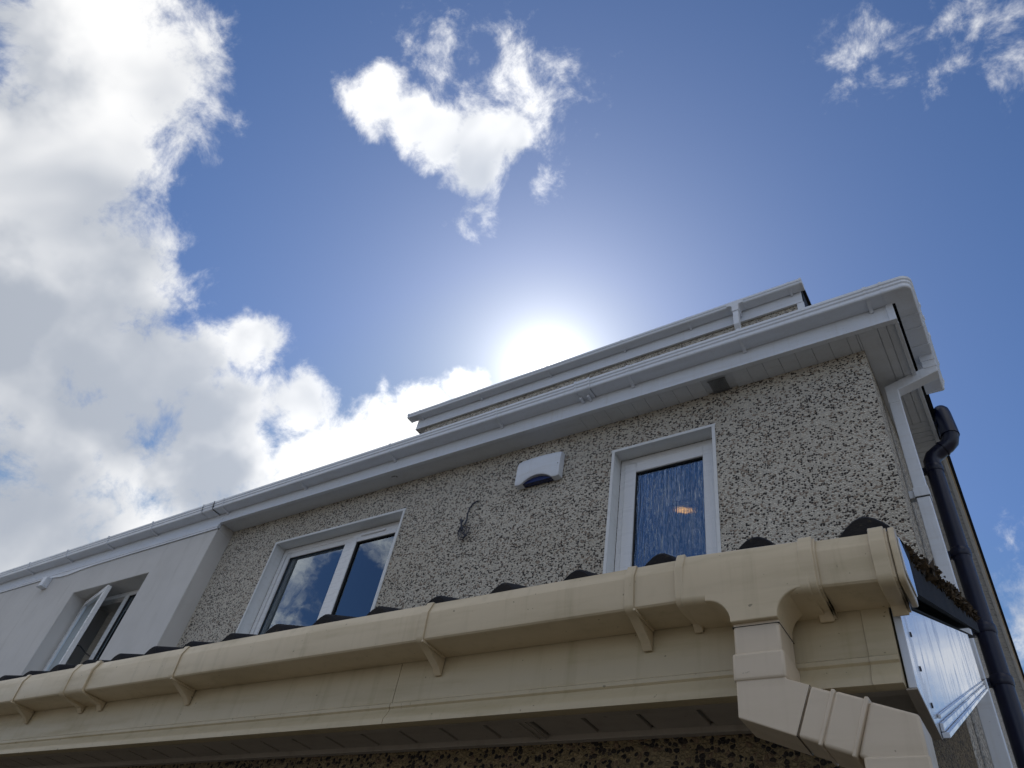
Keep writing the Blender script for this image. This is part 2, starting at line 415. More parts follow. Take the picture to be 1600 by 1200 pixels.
rf.add([(XL, 3.10, rz(3.10) - t), (RX, 3.10, rz(3.10) - t), (RX, 12.1, rz(3.10) - t), (XL, 12.1, rz(3.10) - t)], [(0, 1, 2, 3)])
rf.box(-.10, RX + .008, 3.15, 12.08, rz(3.10) - .022, rz(3.10) + .012)
k = 0
while k < 14:
    y = 3.06 + .3 * k; y1 = y + .33; k += 1
    rf.add([(XL, y, rz(y) + .001), (hip(y), y, rz(y) + .001), (hip(y), y, rz(y) + .024), (XL, y, rz(y) + .024), (XL, y1, rz(y1) + .006), (hip(y1), y1, rz(y1) + .006)], [(0, 1, 2, 3), (3, 2, 5, 4)])
rf.build('roof', M['tile'], house)
# fascia (front and side), with a lip at the foot
fas = MB()
fpro = [(3.150, 5.035), (3.150, 5.19), (3.124, 5.19), (3.124, 5.052), (3.120, 5.050), (3.117, 5.035)]
fas.ext(fpro, 'x', XL, -.026)
fas.build('fascia', M['white'], house, bevel=.002)
MB().box(-.0555, -.0175, 3.1155, 3.1515, 5.032, 5.192).build('fascia_corner_trim', M['white'], house, bevel=.002)
sb = MB()                                # boxed end: side board, horizontal then up the verge
sb.box(-.038, -.020, 3.153, 12.05, 5.035, 5.19); sb.box(-.0385, -.0165, 3.153, 12.05, 5.031, 5.047)
sb.build('fascia', M['white'], house, bevel=.0015)
MB().box(-.0195, -.007, 4.3, 12.0, 5.04, 5.075).build('eaves_bead', M['cream'], house)
# front soffit boards running out from the wall, seam every 0.1 m
so_ = MB(); x = -.246
k = 0
so_.box(XL, -2.2, 3.1515, YW - .001, ZS + .002, ZS + .012)
x = -2.199
while x < -.26:
    x1 = min(x + .0975, -.25)
    if not (-1.165 < x + .05 < -1.04): so_.box(x, x1, 3.1515, YW - .001, ZS, ZS + .010)
    x += .100
so_.box(-2.199, -.246, 3.1515, YW - .001, ZS + .011, ZS + .02)
so_.build('soffit', M['whitesoffit'], house)
sd = MB()
for a, b in ((-.2345, -.132), (-.129, -.084), (-.081, -.0385)): sd.box(a, b, 3.153, 4.05, ZS, ZS + .01)
sd.box(-.2465, -.2365, 3.153, YW - .001, ZS, ZS + .01)
sd.box(-.246, -.0385, 3.153, 4.05, ZS + .011, ZS + .02)
y = 4.053
while y < 11.9:                           # boards across the side soffit
    sd.box(-.2345, -.0385, y, y + .046, ZS, ZS + .01); sd.box(-.2345, -.0385, y + .049, y + .094, ZS, ZS + .01); y += .100
sd.box(-.2345, -.0385, 4.05, 11.95, ZS + .0105, ZS + .018)
sd.build('side_soffit', M['whitesoffit'], house)
MB().box(-3.90, -3.86, 3.19, 3.196, ZS - .002, ZS + .001).box(-3.858, -3.848, 3.196, 3.212, ZS - .002, ZS + .001).build('sealant_mark', M['grille'], house)
# soffit vent
sv = MB()
for i in range(9): sv.box(-1.158 + i * .0125, -1.152 + i * .0125, 3.185, 3.292, ZS - .003, ZS + .002)
sv.box(-1.165, -1.045, 3.18, 3.1845, ZS - .004, ZS + .002); sv.box(-1.165, -1.045, 3.2925, 3.2985, ZS - .004, ZS + .002)
sv.build('soffit_vent', M['grille'], house)

def reveal(parent, W, depth=.112, tr=.021, m=None, face=YW):
    xa, xb, za, zb = W; r = MB(); t = .010; y0 = face - .006; y1 = face + depth
    r.box(xa, xa + t, face, y1, za, zb); r.box(xb - t, xb, face, y1, za, zb); r.box(xa + t, xb - t, face, y1, zb - t, zb)
    r.box(xa, xa + tr, y0, face - .0005, za, zb - tr); r.box(xb - tr, xb, y0, face - .0005, za, zb - tr); r.box(xa - .004, xb + .004, y0, face - .0005, zb - tr + .0005, zb + .001)
    r.ext([(face - .03, za - .04), (y1, za - .04), (y1, za + .02), (face - .03, za - .01)], 'x', xa + t, xb - t)
    return r.build('reveal', m or M['trim'], parent, bevel=.0015)
def ring(mb, xa, xb, za, zb, y0, y1, wl, wr, wt, wb):
    mb.box(xa, xa + wl, y0, y1, za, zb); mb.box(xb - wr, xb, y0, y1, za, zb)
    mb.box(xa + wl, xb - wr, y0, y1, zb - wt, zb); mb.box(xa + wl, xb - wr, y0, y1, za, za + wb)
    return mb
# narrow window
win = ring(MB(), -1.880, -1.181, 3.63, 4.769, 3.412, 3.47, .055, .045, .045, .05).build('window', M['frame'], house, bevel=.004)
win['label'] = 'narrow window with blue textured glass'
reveal(win, W1)
ring(MB(), -1.843, -1.227, 3.68, 4.722, 3.402, 3.452, .079, .068, .081, .07).build('sash', M['frame'], win, bevel=.005)
ring(MB(), -1.765, -1.294, 3.75, 4.642, 3.413, 3.425, .006, .006, .006, .006).build('gasket', M['seam'], win)
MB().box(-1.763, -1.296, 3.427, 3.431, 3.752, 4.640).build('pane', M['ribglass'], win)
# wide window
win2 = ring(MB(), -5.259, -3.740, 3.63, 4.749, 3.412, 3.47, .05, .05, .05, .05)
win2.box(-4.453, -4.353, 3.412, 3.47, 3.68, 4.699)
win2 = win2.build('window', M['frame'], house, bevel=.004); win2['label'] = 'wide two light window with clear glass'
reveal(win2, W2)
ring(MB(), -5.208, -4.4535, 3.68, 4.6985, 3.416, 3.45, .055, .012, .048, .05).build('glazing_bead', M['frame'], win2, bevel=.004)
ring(MB(), -4.365, -3.800, 3.67, 4.705, 3.398, 3.411, .055, .075, .075, .07).box(-4.352, -3.80, 3.4115, 3.44, 4.64, 4.69).build('sash', M['frame'], win2, bevel=.004)
ring(MB(), -5.153, -4.465, 3.73, 4.651, 3.424, 3.432, .006, .006, .006, .006).build('gasket', M['seam'], win2)
ring(MB(), -4.312, -3.874, 3.74, 4.631, 3.4065, 3.42, .006, .006, .006, .006).build('gasket', M['seam'], win2)
MB().box(-5.155, -4.462, 3.433, 3.437, 3.73, 4.652).build('pane', M['glass'], win2)
MB().box(-4.312, -3.872, 3.4225, 3.4265, 3.74, 4.633).build('pane', M['glass'], win2)
MB().box(-4.27, -4.0, 3.384, 3.3975, 4.672, 4.692).build('trickle_vent', M['frame'], win2, bevel=.003)

# flat roofed dormer on the slope
dm = MB().box(-5.70, -.80, 4.945, 7.7, 5.5, 7.69).build('dormer', M['pebble'], house)
d_f = [(4.920, 7.672), (4.920, 7.888), (4.940, 7.888), (4.940, 7.684)]
MB().ext([(4.914, 7.665), (4.914, 7.676), (4.920, 7.680), (4.920, 7.89), (4.940, 7.89), (4.940, 7.665)], 'x', -5.86, -.775).build('fascia', M['white'], dm, bevel=.002)
MB().box(-5.858, -5.845, 4.942, 7.9, 7.667, 7.888).build('side_fascia', M['white'], dm)
MB().box(-5.844, -.80, 4.942, 7.9, 7.694, 7.70).build('soffit', M['whitesoffit'], dm)
MB().box(-5.87, -.74, 4.925, 7.95, 7.891, 7.93).build('flat_roof', M['lead'], dm)
MB().box(-.798, -.765, 4.942, 7.7, 5.5, 7.889).build('cheek', M['lead'], dm)
MB().box(-.832, -.766, 4.918, 4.944, 6.2, 7.663).build('corner_board', M['white'], dm)

# ------------------------------------------------------------------ neighbour
nb = root('neighbouring_house', 'smooth pale rendered neighbouring house with an open casement window', 'house')
WN = (-8.285, -6.90, 3.45, 4.655)
w = MB(); wall_open(w, -14.0, -6.052, 0, 4.975, 3.13, 3.60, [WN])
w.box(-14.0, -6.0525, 3.153, 3.60, 4.9755, 5.058)
w.build('wall', M['render'], nb, bevel=.006)
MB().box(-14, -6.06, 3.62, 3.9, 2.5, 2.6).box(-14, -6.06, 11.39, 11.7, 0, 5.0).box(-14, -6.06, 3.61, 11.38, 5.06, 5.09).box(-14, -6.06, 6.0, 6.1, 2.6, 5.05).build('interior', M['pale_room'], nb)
roofslab(MB(), -14.0, XL - .003).build('roof', M['tile'], nb)
f = MB()
f.ext([(3.150, 4.99), (3.150, 5.17), (3.124, 5.17), (3.122, 5.03), (3.114, 5.02), (3.112, 4.992)], 'x', -14.0, XL - .002)
f.build('fascia', M['white'], nb, bevel=.003)
# wavy foot of the render under the fascia
f = MB(); n = 40
top = []; 
for i in range(n + 1):
    xx = -14.0 + (XL - .004 + 14.0) * i / n
    dz = .035 * math.exp(-((xx + 8.75) / .28) ** 2) + .006 * math.sin(xx * 2.1)
    top.append((xx, 4.974 - max(0, dz)))
f.ext([(p[0], p[1]) for p in top] + [(XL - .004, 4.991), (-14.0, 4.991)], 'y', 3.1165, 3.1285)
f.build('sealant_bead', M['white'], nb)
nw = ring(MB(), -8.265, -6.88, 3.46, 4.655, 3.33, 3.40, .05, .05, .05, .05)
nw.box(-7.545, -7.475, 3.33, 3.40, 3.51, 4.605)
nw = nw.build('window', M['frame'], nb, bevel=.004); nw['label'] = 'window with its left casement swung open'
MB().box(-7.475, -6.93, 3.352, 3.356, 3.51, 4.605).build('pane', M['glass'], nw)
ring(MB(), -7.474, -6.931, 3.51, 4.604, 3.340, 3.351, .008, .008, .008, .008).build('gasket', M['seam'], nw)
cs_ = ring(MB(), 0, .70, 3.505, 4.625, -.045, 0, .06, .06, .06, .06)
a = math.radians(-13.5); hx, hy = -8.235, 3.325
def swing(o):
    for v in o.data.vertices:
        x_, y_ = v.co.x, v.co.y; v.co.x = hx + x_ * math.cos(a) - y_ * math.sin(a); v.co.y = hy + x_ * math.sin(a) + y_ * math.cos(a)
ca = cs_.build('casement', M['frame'], nw, bevel=.004); swing(ca)
pa = MB().box(.062, .638, -.028, -.022, 3.567, 4.563).build('casement_pane', M['glass'], nw); swing(pa)
st_ = MB().tube([(-7.60, 3.165, 4.0), (-7.62, 3.22, 4.02), (-7.60, 3.30, 3.98), (-7.56, 3.335, 3.96)], .006, 8).build('window_stay', M['screw'], nw)
cl = MB().box(-9.135, -9.045, 3.062, 3.1295, 4.845, 4.955).ext([(3.05, 4.828), (3.1295, 4.828), (3.1295, 4.843), (3.05, 4.838)], 'x', -9.15, -9.03).build('wall_vent', M['white'], bevel=.006)
tag(cl, 'small white vent box high on the neighbouring smooth wall under the gutter', 'vent')

# ------------------------------------------------------------------ gutters
def gutter_poly(path, t=.0028):
    return path + offset(path, t)[::-1]
def mapper(yb, xside=None):
    return lambda q: q
# profile as (d, z): d is the distance out from the fascia
UP = [(0, .075), (0, 0), (.096, 0), (.101, .004), (.1035, .010), (.1035, .030), (.110, .038), (.110, .054), (.116, .061), (.116, .080), (.108, .080)]
def straight(mb, poly, x0, x1, yb, z0, z1):
    """poly in (d,z); floor level z0 at x0 and z1 at x1"""
    n = len(poly)
    mb.add([(x0, yb - d, z0 + z) for d, z in poly] + [(x1, yb - d, z1 + z) for d, z in poly],
           [tuple(range(n))[::-1], tuple(range(n, 2 * n))] + [(i, (i + 1) % n, n + (i + 1) % n, n + i) for i in range(n)])
    return mb
def grow(path, t): return offset(path, -t)
def band(mb, path, yb, x, wd, zf, t=.003, drop=.026, out=.012):
    """bracket strap round the trough with a tapering foot down the fascia"""
    o = grow(path, t); o = [(max(p[0], 0.0), p[1]) for p in o]
    front = [p for p in o[2:]]
    poly = [(0, .0 - .0005)] + [(0, -drop), (.006, -drop - .002), (.012, -drop + .004)] + [(front[0][0] * .78, -t - .003)] + front
    inner = grow(path, .0004)[2:][::-1]
    poly = poly + inner
    return straight(mb, poly, x - wd / 2, x + wd / 2, yb, zf, zf)
zup = lambda x: 5.166 + .0035 * (x + .9)
mg = root('rain_gutter', 'white gutter along the upper eaves of the pebbledashed house, turning the corner', 'gutter')
body = MB()
poly = gutter_poly(UP); YB, XB = 3.1215, -.002
n = len(poly); rings = []
def ringat(kind, s):
    r = []
    for d, z in poly:
        rad = max(d - .055, .003); cx, cy = XB + d - rad, YB - d + rad
        if kind == 'x': r.append((s, YB - d, zup(s) + z))
        elif kind == 'c':
            t = math.radians(-90 + 90 * s); r.append((cx + rad * math.cos(t), cy + rad * math.sin(t), zup(0) + z))
        else: r.append((XB + d, s, zup(0) + z))
    return r
rings = [ringat('x', -6.15), ringat('x', -.09)] + [ringat('c', i / 8) for i in range(9)] + [ringat('y', 3.20), ringat('y', 3.93)]
body.loft(rings)
body.build('trough', M['white'], mg, smooth=22)
for x in (-5.985, -4.90, -3.833, -2.757, -1.662, -.884, -.131):
    band(MB(), UP, YB, x, .020, zup(x)).build('bracket', M['white'], mg)
def union(mb, path, yb, x0, x1, zf):
    p = grow(path, .0035) ; pp = p + grow(path, .0004)[::-1]
    straight(mb, pp, x0, x1, yb, zf, zf)
    for a, b in ((x0, x0 + .012), (x1 - .012, x1)):
        p = grow(path, .007); p = [(max(q[0], 0), q[1]) for q in p]; straight(mb, p + grow(path, .0038)[::-1], a, b, yb, zf, zf)
    return mb
union(MB(), UP, YB, -2.075, -1.955, zup(-2)).build('union', M['white'], mg)
for x in (-2.06, -2.0): MB().box(x, x + .015, YB - .05, YB - .0005, zup(-2) - .03, zup(-2) - .008).build('union_clip', M['white'], mg)
def sideband(mb, path, y0, y1, t0, t1):
    p = grow(path, t1) + grow(path, t0)[::-1]; n = len(p); z0 = zup(0)
    mb.add([(XB + max(d, 0), y0, z0 + z) for d, z in p] + [(XB + max(d, 0), y1, z0 + z) for d, z in p],
           [tuple(range(n))[::-1], tuple(range(n, 2 * n))] + [(i, (i + 1) % n, n + (i + 1) % n, n + i) for i in range(n)])
    return mb
band(MB(), UP, YB, -.045, .016, zup(0), drop=.0).build('corner_collar', M['white'], mg)
for y0_ in (3.245, 3.355): sideband(MB(), UP, y0_, y0_ + .017, .0004, .0055).build('corner_collar', M['white'], mg)
oc = MB(); sideband(oc, UP, 3.52, 3.76, .0004, .004); sideband(oc, UP, 3.505, 3.52, .0004, .007); sideband(oc, UP, 3.76, 3.775, .0004, .007)
oc.box(.024, .101, 3.594, 3.674, zup(0) - .05, zup(0) - .0035); oc.build('running_outlet', M['white'], mg)
ec = MB(); p = grow(UP, .004); nn = len(p); ec.add([(XB + max(d, 0), 3.925, zup(0) + z) for d, z in p] + [(XB + max(d, 0), 3.945, zup(0) + z) for d, z in p], [tuple(range(nn))[::-1], tuple(range(nn, 2 * nn))] + [(i, (i + 1) % nn, nn + (i + 1) % nn, nn + i) for i in range(nn)])
ec.box(XB + .01, XB + .108, 3.9455, 3.952, zup(0) + .01, zup(0) + .07).build('end_cap', M['white'], mg, bevel=.003)

ng = root('rain_gutter', 'white gutter over the smooth neighbouring wall, clipped at short spacing', 'gutter')
zn = lambda x: 5.146 + .004 * (x + 6)
NP = [(d, z * 1.0) for d, z in UP]
b_ = MB(); straight(b_, gutter_poly(NP), -14.0, -6.152, YB, zn(-14), zn(-6.15)); b_.build('trough', M['white'], ng, smooth=22)
for x in (-13.2, -12.4, -11.6, -10.6, -9.66, -8.80, -7.96, -7.14): band(MB(), NP, YB, x, .024, zn(x), t=.006, drop=.02).build('bracket', M['white'], ng)
union(MB(), NP, YB, -6.30, -6.12, zn(-6.2)).build('union', M['white'], ng, bevel=.002)

dg = root('rain_gutter', 'short white gutter of the flat roofed dormer, topmost of the gutters', 'gutter')
DP = [(0, .068), (0, 0), (.098, 0), (.106, .008), (.108, .030), (.115, .036), (.116, .062), (.108, .062)]
YD = 4.9135; ZD = 7.826
b_ = MB(); straight(b_, gutter_poly(DP), -5.95, -.745, YD, ZD, ZD); b_.build('trough', M['white'], dg, smooth=22)
for x in (-5.76, -4.78, -3.75, -2.75, -1.95, -.86): band(MB(), DP, YD, x, .022, ZD).build('bracket', M['white'], dg)
def cap(mb, path, x, yb, zf):
    p = grow(path, .005); p = [(max(q[0], 0), q[1]) for q in p]; return straight(mb, p, x - .012, x + .012, yb, zf, zf)
cap(MB(), DP, -5.955, YD, ZD).build('end_cap', M['white'], dg, bevel=.002); cap(MB(), DP, -.742, YD, ZD).build('end_cap', M['white'], dg, bevel=.002)
def outlet_poly(x0, x1, xa, xb, zt, zf, zb, r):
    """front outline of a running outlet: trough front with a spout flowing out of it through two fillets"""
    pts = [(x0, zt), (x0, zf)]
    for i in range(9):
        t = math.radians(90 - 90 * i / 8); pts.append((xa - r + r * math.cos(t), zf - r + r * math.sin(t)))
    pts += [(xa, zb), (xb, zb)]
    for i in range(9):
        t = math.radians(180 - 90 * i / 8); pts.append((xb + r + r * math.cos(t), zf - r + r * math.sin(t)))
    return pts + [(x1, zf), (x1, zt)]
MB().ext(outlet_poly(-1.51, -1.33, -1.455, -1.385, ZD + .06, ZD - .003, ZD - .10, .03), 'y', 4.792, 4.905).build('running_outlet', M['white'], dg, bevel=.005)
dd = root('downpipe', 'short white pipe dropping from the dormer gutter behind the upper gutter', 'downpipe')
MB().box(-1.449, -1.391, 4.80, 4.86, 7.52, 7.74).build('pipe', M['white'], dd, bevel=.004)
MB().loft([[(-1.449, 4.80, 7.52), (-1.391, 4.80, 7.52), (-1.391, 4.86, 7.52), (-1.449, 4.86, 7.52)], [(-1.449, 4.86, 7.44), (-1.391, 4.86, 7.44), (-1.391, 4.92, 7.44), (-1.449, 4.92, 7.44)], [(-1.449, 4.868, 6.4), (-1.391, 4.868, 6.4), (-1.391, 4.928, 6.4), (-1.449, 4.928, 6.4)]]).build('swan_neck', M['white'], dd, bevel=.004)

# ------------------------------------------------------------------ square downpipe sweeps
def sqpipe(mb, pts, side, hw, hd, caps=True):
    """rectangular pipe through pts with mitred bends; side = constant horizontal axis of the section"""
    pts = [Vector(p) for p in pts]; side = Vector(side).normalized(); rings = []
    for i, p in enumerate(pts):
        a = (p - pts[i - 1]).normalized() if i else None; b = (pts[i + 1] - p).normalized() if i < len(pts) - 1 else None
        if a is None: a = b
        if b is None: b = a
        t = (a + b).normalized(); nb_ = a.cross(side).normalized(); m = t.cross(side).normalized()
        k = 1.0 / max(.3, m.dot(nb_))
        rings.append([p + side * sx * hd + m * sy * hw * k for sx, sy in ((-1, -1), (1, -1), (1, 1), (-1, 1))])
    return mb.loft(rings, caps)
# white downpipe of the main house
wp = root('downpipe', 'white square downpipe running down the house corner from the upper gutter', 'downpipe')
YP = 3.634
sqpipe(MB(), [(.0625, YP, 5.105), (.0625, YP, 5.048), (-.172, YP, 4.976), (-.172, YP, 4.86)], (0, 1, 0), .034, .034).build('swan_neck', M['white'], wp, bevel=.004)
cb_ = MB()
sqpipe(cb_, [(.0625, YP, 5.135), (.0625, YP, 5.062)], (0, 1, 0), .037, .037)
cb_.build('socket', M['white'], wp, bevel=.003)
sqpipe(MB(), [(-.172, YP, 4.862), (-.172, YP, .05)], (0, 1, 0), .0325, .0325).build('pipe', M['white'], wp, bevel=.004)
for z in (4.17, 1.9): sqpipe(MB(), [(-.172, YP, z + .06), (-.172, YP, z - .0)], (0, 1, 0), .037, .037).box(-.2355, -.20, YP - .02, YP + .02, z + .005, z + .055).build('clip', M['white'], wp, bevel=.002)
MB().box(-.206, -.138, YP - .0345, YP + .0345, 4.163, 4.169).build('joint', M['seam'], wp)

# black soil vent pipe further back on the side wall
KS = 4.2 / 4.72
sp = root('soil_pipe', 'black round vent pipe with a double bend beside the white downpipe', 'soil pipe')
ys = 4.72; r_ = .052
MB().tube([(-.112, ys, -.16), (-.112, ys, 1.0), (-.108, ys, 5.20)], r_, 24).build('pipe', M['black'], sp, smooth=True)
MB().tube([(-.108, ys, 5.14), (-.108, ys, 5.235), (-.090, ys, 5.275), (-.050, ys, 5.305), (.012, ys, 5.345), (.042, ys, 5.375), (.055, ys, 5.42), (.055, ys, 5.44)], r_, 24, [.058] + [.0545] * 6 + [.058]).build('double_bend', M['black'], sp, smooth=True)
MB().tube([(.055, ys, 5.43), (.055, ys, 5.50), (.052, ys, 5.64), (.050, ys, 5.675), (.049, ys, 5.70), (.049, ys, 5.712)], r_, 24, [.062, .060, .057, .054, .040, .012]).build('vent_cap', M['black'], sp, smooth=True)
for z in (5.135, 4.45, 3.93, 3.62, 2.2):
    MB().tube([(-.11, ys, z), (-.11, ys, z + .012), (-.11, ys, z + .05), (-.11, ys, z + .06)], r_, 24, [.055, .060, .060, .055]).box(-.26, -.16, ys - .02, ys + .02, z + .01, z + .05).build('collar', M['black'], sp, smooth=True)
MB().tube([(.054, ys, 5.435), (.054, ys, 5.47)], .060, 24).tube([(-.02, ys, 5.325), (-.012, ys, 5.33)], .060, 20).build('collar', M['black'], sp, smooth=True)
MB().box(-.018, .02, ys - .018, ys + .018, 5.545, 5.575).box(-.0195, -.016, ys - .03, ys + .03, 5.53, 5.59).build('bracket', M['black'], sp)

for o in sp.children:
    for v in o.data.vertices: v.co = Vector((0, 0, 1.6)) + (v.co - Vector((0, 0, 1.6))) * KS
# ------------------------------------------------------------------ alarm box, cable
al = root('alarm_box', 'white alarm sounder box with a blue base on the pebbledashed wall', 'alarm box')
def arc_front(x0, x1, n=10):
    return [x0 + (x1 - x0) * i / n for i in range(n + 1)]
zb = lambda t: 4.640 + .050 * max(0, math.sin(math.pi * min(max((t - .16) / .68, 0), 1))) ** .7
rings = []
N = 24
for i in range(N + 1):
    t = i / N; x = -2.630 + .362 * t
    e = min(1, math.sin(math.pi * t) * 4.5 + .25); inn = .012 * (1 - e)
    yf = 3.238 - .012 * math.sin(math.pi * t)
    rings.append([(x, 3.292, zb(t) + inn), (x, 3.292, 4.872 - inn), (x, 3.262, 4.872 - inn), (x, yf + .014, 4.862 - inn), (x, yf + .004, 4.845 - inn), (x, yf, 4.80), (x, yf, zb(t) + .012 + inn), (x, yf + .006, zb(t) + inn)])
MB().loft(rings).build('housing', M['white'], al, smooth=True)
rings = []
for i in range(13):
    t = i / 12; x = -2.575 + .245 * t; h = .004 + .032 * math.sin(math.pi * t)
    rings.append([(x, 3.252, 4.645), (x, 3.29, 4.645), (x, 3.29, 4.648 + h), (x, 3.252, 4.648 + h)])
MB().loft(rings).build('lens', M['bluelens'], al)
MB().tube([(-2.283, 3.236, 4.748), (-2.283, 3.246, 4.748)], .004, 8).build('screw', M['screw'], al)
cbm = MB()
cbm.tube([(-2.985, 3.297, 4.64), (-2.99, 3.286, 4.632), (-3.02, 3.284, 4.612), (-3.041, 3.283, 4.58), (-3.047, 3.282, 4.53), (-3.038, 3.28, 4.475), (-3.045, 3.276, 4.43)], .0055, 8)
for k, (rx, rz_, ph, dy) in enumerate(((.050, .060, 0, 0), (.046, .052, .5, -.008), (.040, .056, 1.0, -.014), (.052, .042, 1.7, -.004))):
    cbm.tube([(-3.04 + rx * math.cos(t + ph) * (.9 + .1 * math.sin(3 * t)), 3.276 + dy + .006 * math.sin(t), 4.36 + rz_ * math.sin(t)) for t in [6.283 * i / 28 for i in range(29)]], .0032, 6)
cbm.tube([(-3.066, 3.272, 4.42), (-3.075, 3.266, 4.455), (-3.085, 3.268, 4.485)], .007, 8)
cbm.tube([(-3.05, 3.27, 4.38), (-3.07, 3.262, 4.44), (-3.06, 3.268, 4.47)], .007, 8)
tag(cbm.build('cable_coil', M['cable'], smooth=True), 'loose coil of dark cable hanging on the pebbledash below the alarm box', 'cable')
# lamp in the bathroom, seen through the textured pane
la = root('ceiling_lamp', 'lit warm lamp glowing through the textured glass of the narrow window', 'lamp')
MB().tube([(-1.80, 4.29, ZS - .07), (-1.80, 4.29, ZS - .09), (-1.80, 4.29, ZS - .10)], .05, 20, [.06, .06, .045]).build('base', M['white'], la, smooth=True)
MB().tube([(-1.80, 4.29, 4.944), (-1.80, 4.29, 4.938), (-1.80, 4.29, 4.932), (-1.80, 4.29, 4.924)], .04, 20, [.028, .036, .032, .014]).build('bulb', M['lamp'], la, smooth=True)

# ------------------------------------------------------------------ lower extension
ex = root('extension', 'single storey pebbledashed extension with dark tiled roof and cream eaves', 'extension')
EL = -7.0; EW = 1.121; EF = .998; EX = -.126       # left end, wall face, fascia face, inner side of the gable board
wl = MB().box(EL, XS, EW, EW + .25, 0, 2.06)
wl.ext([(EW + .252, 0), (3.295, 0), (3.295, 3.11), (EW + .252, 2.17)], 'x', XS - .25, XS)
wl.build('wall', M['pebblewarm'], ex)
MB().box(EL, XS - .26, EW + .26, 3.295, 2.30, 2.32).build('ceiling', M['inside'], ex)
ef = MB()
epro = [(EF + .016, 2.040), (EF + .016, 2.215), (EF, 2.215), (EF, 2.0805), (EF - .004, 2.077), (EF - .004, 2.071), (EF - .001, 2.068), (EF - .004, 2.060), (EF - .009, 2.052), (EF - .012, 2.046), (EF - .012, 2.037), (EF + .004, 2.037)]
ef.ext(epro, 'x', EL, -1.0015)
ef.build('fascia_board', M['creamfascia'], ex, smooth=True)
MB().ext(epro, 'x', -1.0, -.1625).build('fascia_board', M['creamfascia'], ex, smooth=True)
MB().ext([(p[0] - .0025, p[1] - .001) for p in epro], 'x', -.1618, -.1265).build('fascia_end_trim', M['creamfascia'], ex, smooth=True)
es = MB(); x = EL
es.box(EL, -.1275, EF + .0165, EF + .034, 2.041, 2.049)
es.box(EL, -.1275, EW - .014, EW - .0005, 2.038, 2.052)
x = -.128
while x > EL:
    if -.66 > x - .05 > -.76 + .02: pass
    es.box(x - .0905, x, EF + .0345, EW - .0145, 2.047, 2.053); es.box(x - .1, x - .0915, EF + .0345, EW - .0145, 2.0535, 2.060); x -= .0985
es.build('soffit', M['soffit'], ex, bevel=.0008, seg=1)
MB().box(-.742, -.715, EF + .035, EW - .0145, 2.0435, 2.0468).box(-.738, -.733, EF + .035, EW - .015, 2.041, 2.0433).box(-.724, -.719, EF + .035, EW - .015, 2.041, 2.0433).build('soffit_joint_strip', M['soffit'], ex)
# gable board up the slope of the extension roof
ES = .465
pb = lambda y: 2.026 + ES * (y - 1.135)
pt = lambda y: 2.170 + ES * (y - 1.045)
YE = 2.62
gb = MB()
outl = [(1.006, 2.034), (1.006, pt(1.006)), (YE, pt(YE)), (YE, pb(YE) + .035), (1.138, 2.030)]
gb.ext([(1.001, 2.036), (1.001, pt(1.001)), (YE, pt(YE)), (YE, pb(YE)), (1.135, 2.026)], 'x', EX + .002, EX + .012)
gb.build('bargeboard', M['panel'], ex, bevel=.001)
gl_ = MB()                                # moulded lip along the sloping foot
def slopebar(mb, y0, y1, o0, o1, xa, xb): return mb.add([(x, y, pb(y) + o) for x in (xa, xb) for y in (y0, y1) for o in (o0, o1)], [(0, 1, 3, 2), (4, 6, 7, 5), (0, 4, 5, 1), (2, 3, 7, 6), (0, 2, 6, 4), (1, 5, 7, 3)])
slopebar(gl_, 1.138, YE, -.002, .006, EX + .0125, EX + .022); slopebar(gl_, 1.138, YE, .0065, .018, EX + .0125, EX + .017); slopebar(gl_, 1.138, YE, .024, .030, EX + .0125, EX + .0165)
gl_.build('moulded_lip', M['panel'], ex, bevel=.001)
MB().ext([(1.0005, 2.0335), (1.0005, 2.0355), (1.134, 2.0255), (YE, pb(YE) - .0005), (YE, pb(YE) - .0035), (1.134, 2.0225)], 'x', EX - .001, EX + .0118).build('board_edge', M['soffit'], ex)
MB().box(XS + .001, EX - .0125, EW + .001, EW + .012, 2.03, 2.20).build('box_end', M['soffit'], ex)
f = MB(); f.add([(x, y, pb(y) + .02) for x in (XS + .001, EX + .001) for y in (EW + .013, 3.28)], [(0, 1, 3, 2)]); f.build('side_soffit', M['soffit'], ex)
for y, z in ((1.06, 2.135), (1.075, 2.093), (1.105, 2.056)): MB().tube([(EX + .0115, y, z), (EX + .0135, y, z)], .0035, 10).build('fixing', M['screw'], ex)
# tiles
PI_ = .1583; C0 = -.130
ztile = lambda y: 2.2275 + ES * (y - 1.0)
def roll(x):
    u = (x - C0) / PI_; u -= round(u); q = abs(u)
    rnd = random.Random(int(round((x - C0) / PI_)) * 7 + 3); am = rnd.uniform(.043, .050)
    return am * math.cos(min(q / .33, 1) * math.pi / 2) ** 1.25 if q < .33 else 0.0
rt = MB(); XR = -.098
xs = []; x = EL
while x < XR - .004: xs.append(x); x += PI_ / 16
xs.append(XR)
y = .962; k = 0
while y < 3.29:
    y2 = min(y + .335, 3.297); o = len(rt.v)
    for j, (yy, lift) in enumerate(((y, .004), (y, .014), (y + .004, .017), (y2, .003))):
        for xx in xs:
            h = roll(xx)
            rt.v.append((xx, yy, ztile(yy) + h * (1 if j else .55) + (lift if j else -.004)))
    n = len(xs)
    for j in range(3):
        for i in range(n - 1): rt.f.append((o + j * n + i, o + j * n + i + 1, o + (j + 1) * n + i + 1, o + (j + 1) * n + i))
    y += .30
rt.add([(x_, y_, ztile(y_) + o_) for x_ in (XR, XR - .010) for y_ in (.962, 3.297) for o_ in (-.055, roll(XR) + .006)], [(0, 1, 3, 2), (4, 6, 7, 5), (0, 4, 5, 1), (2, 3, 7, 6), (0, 2, 6, 4)])
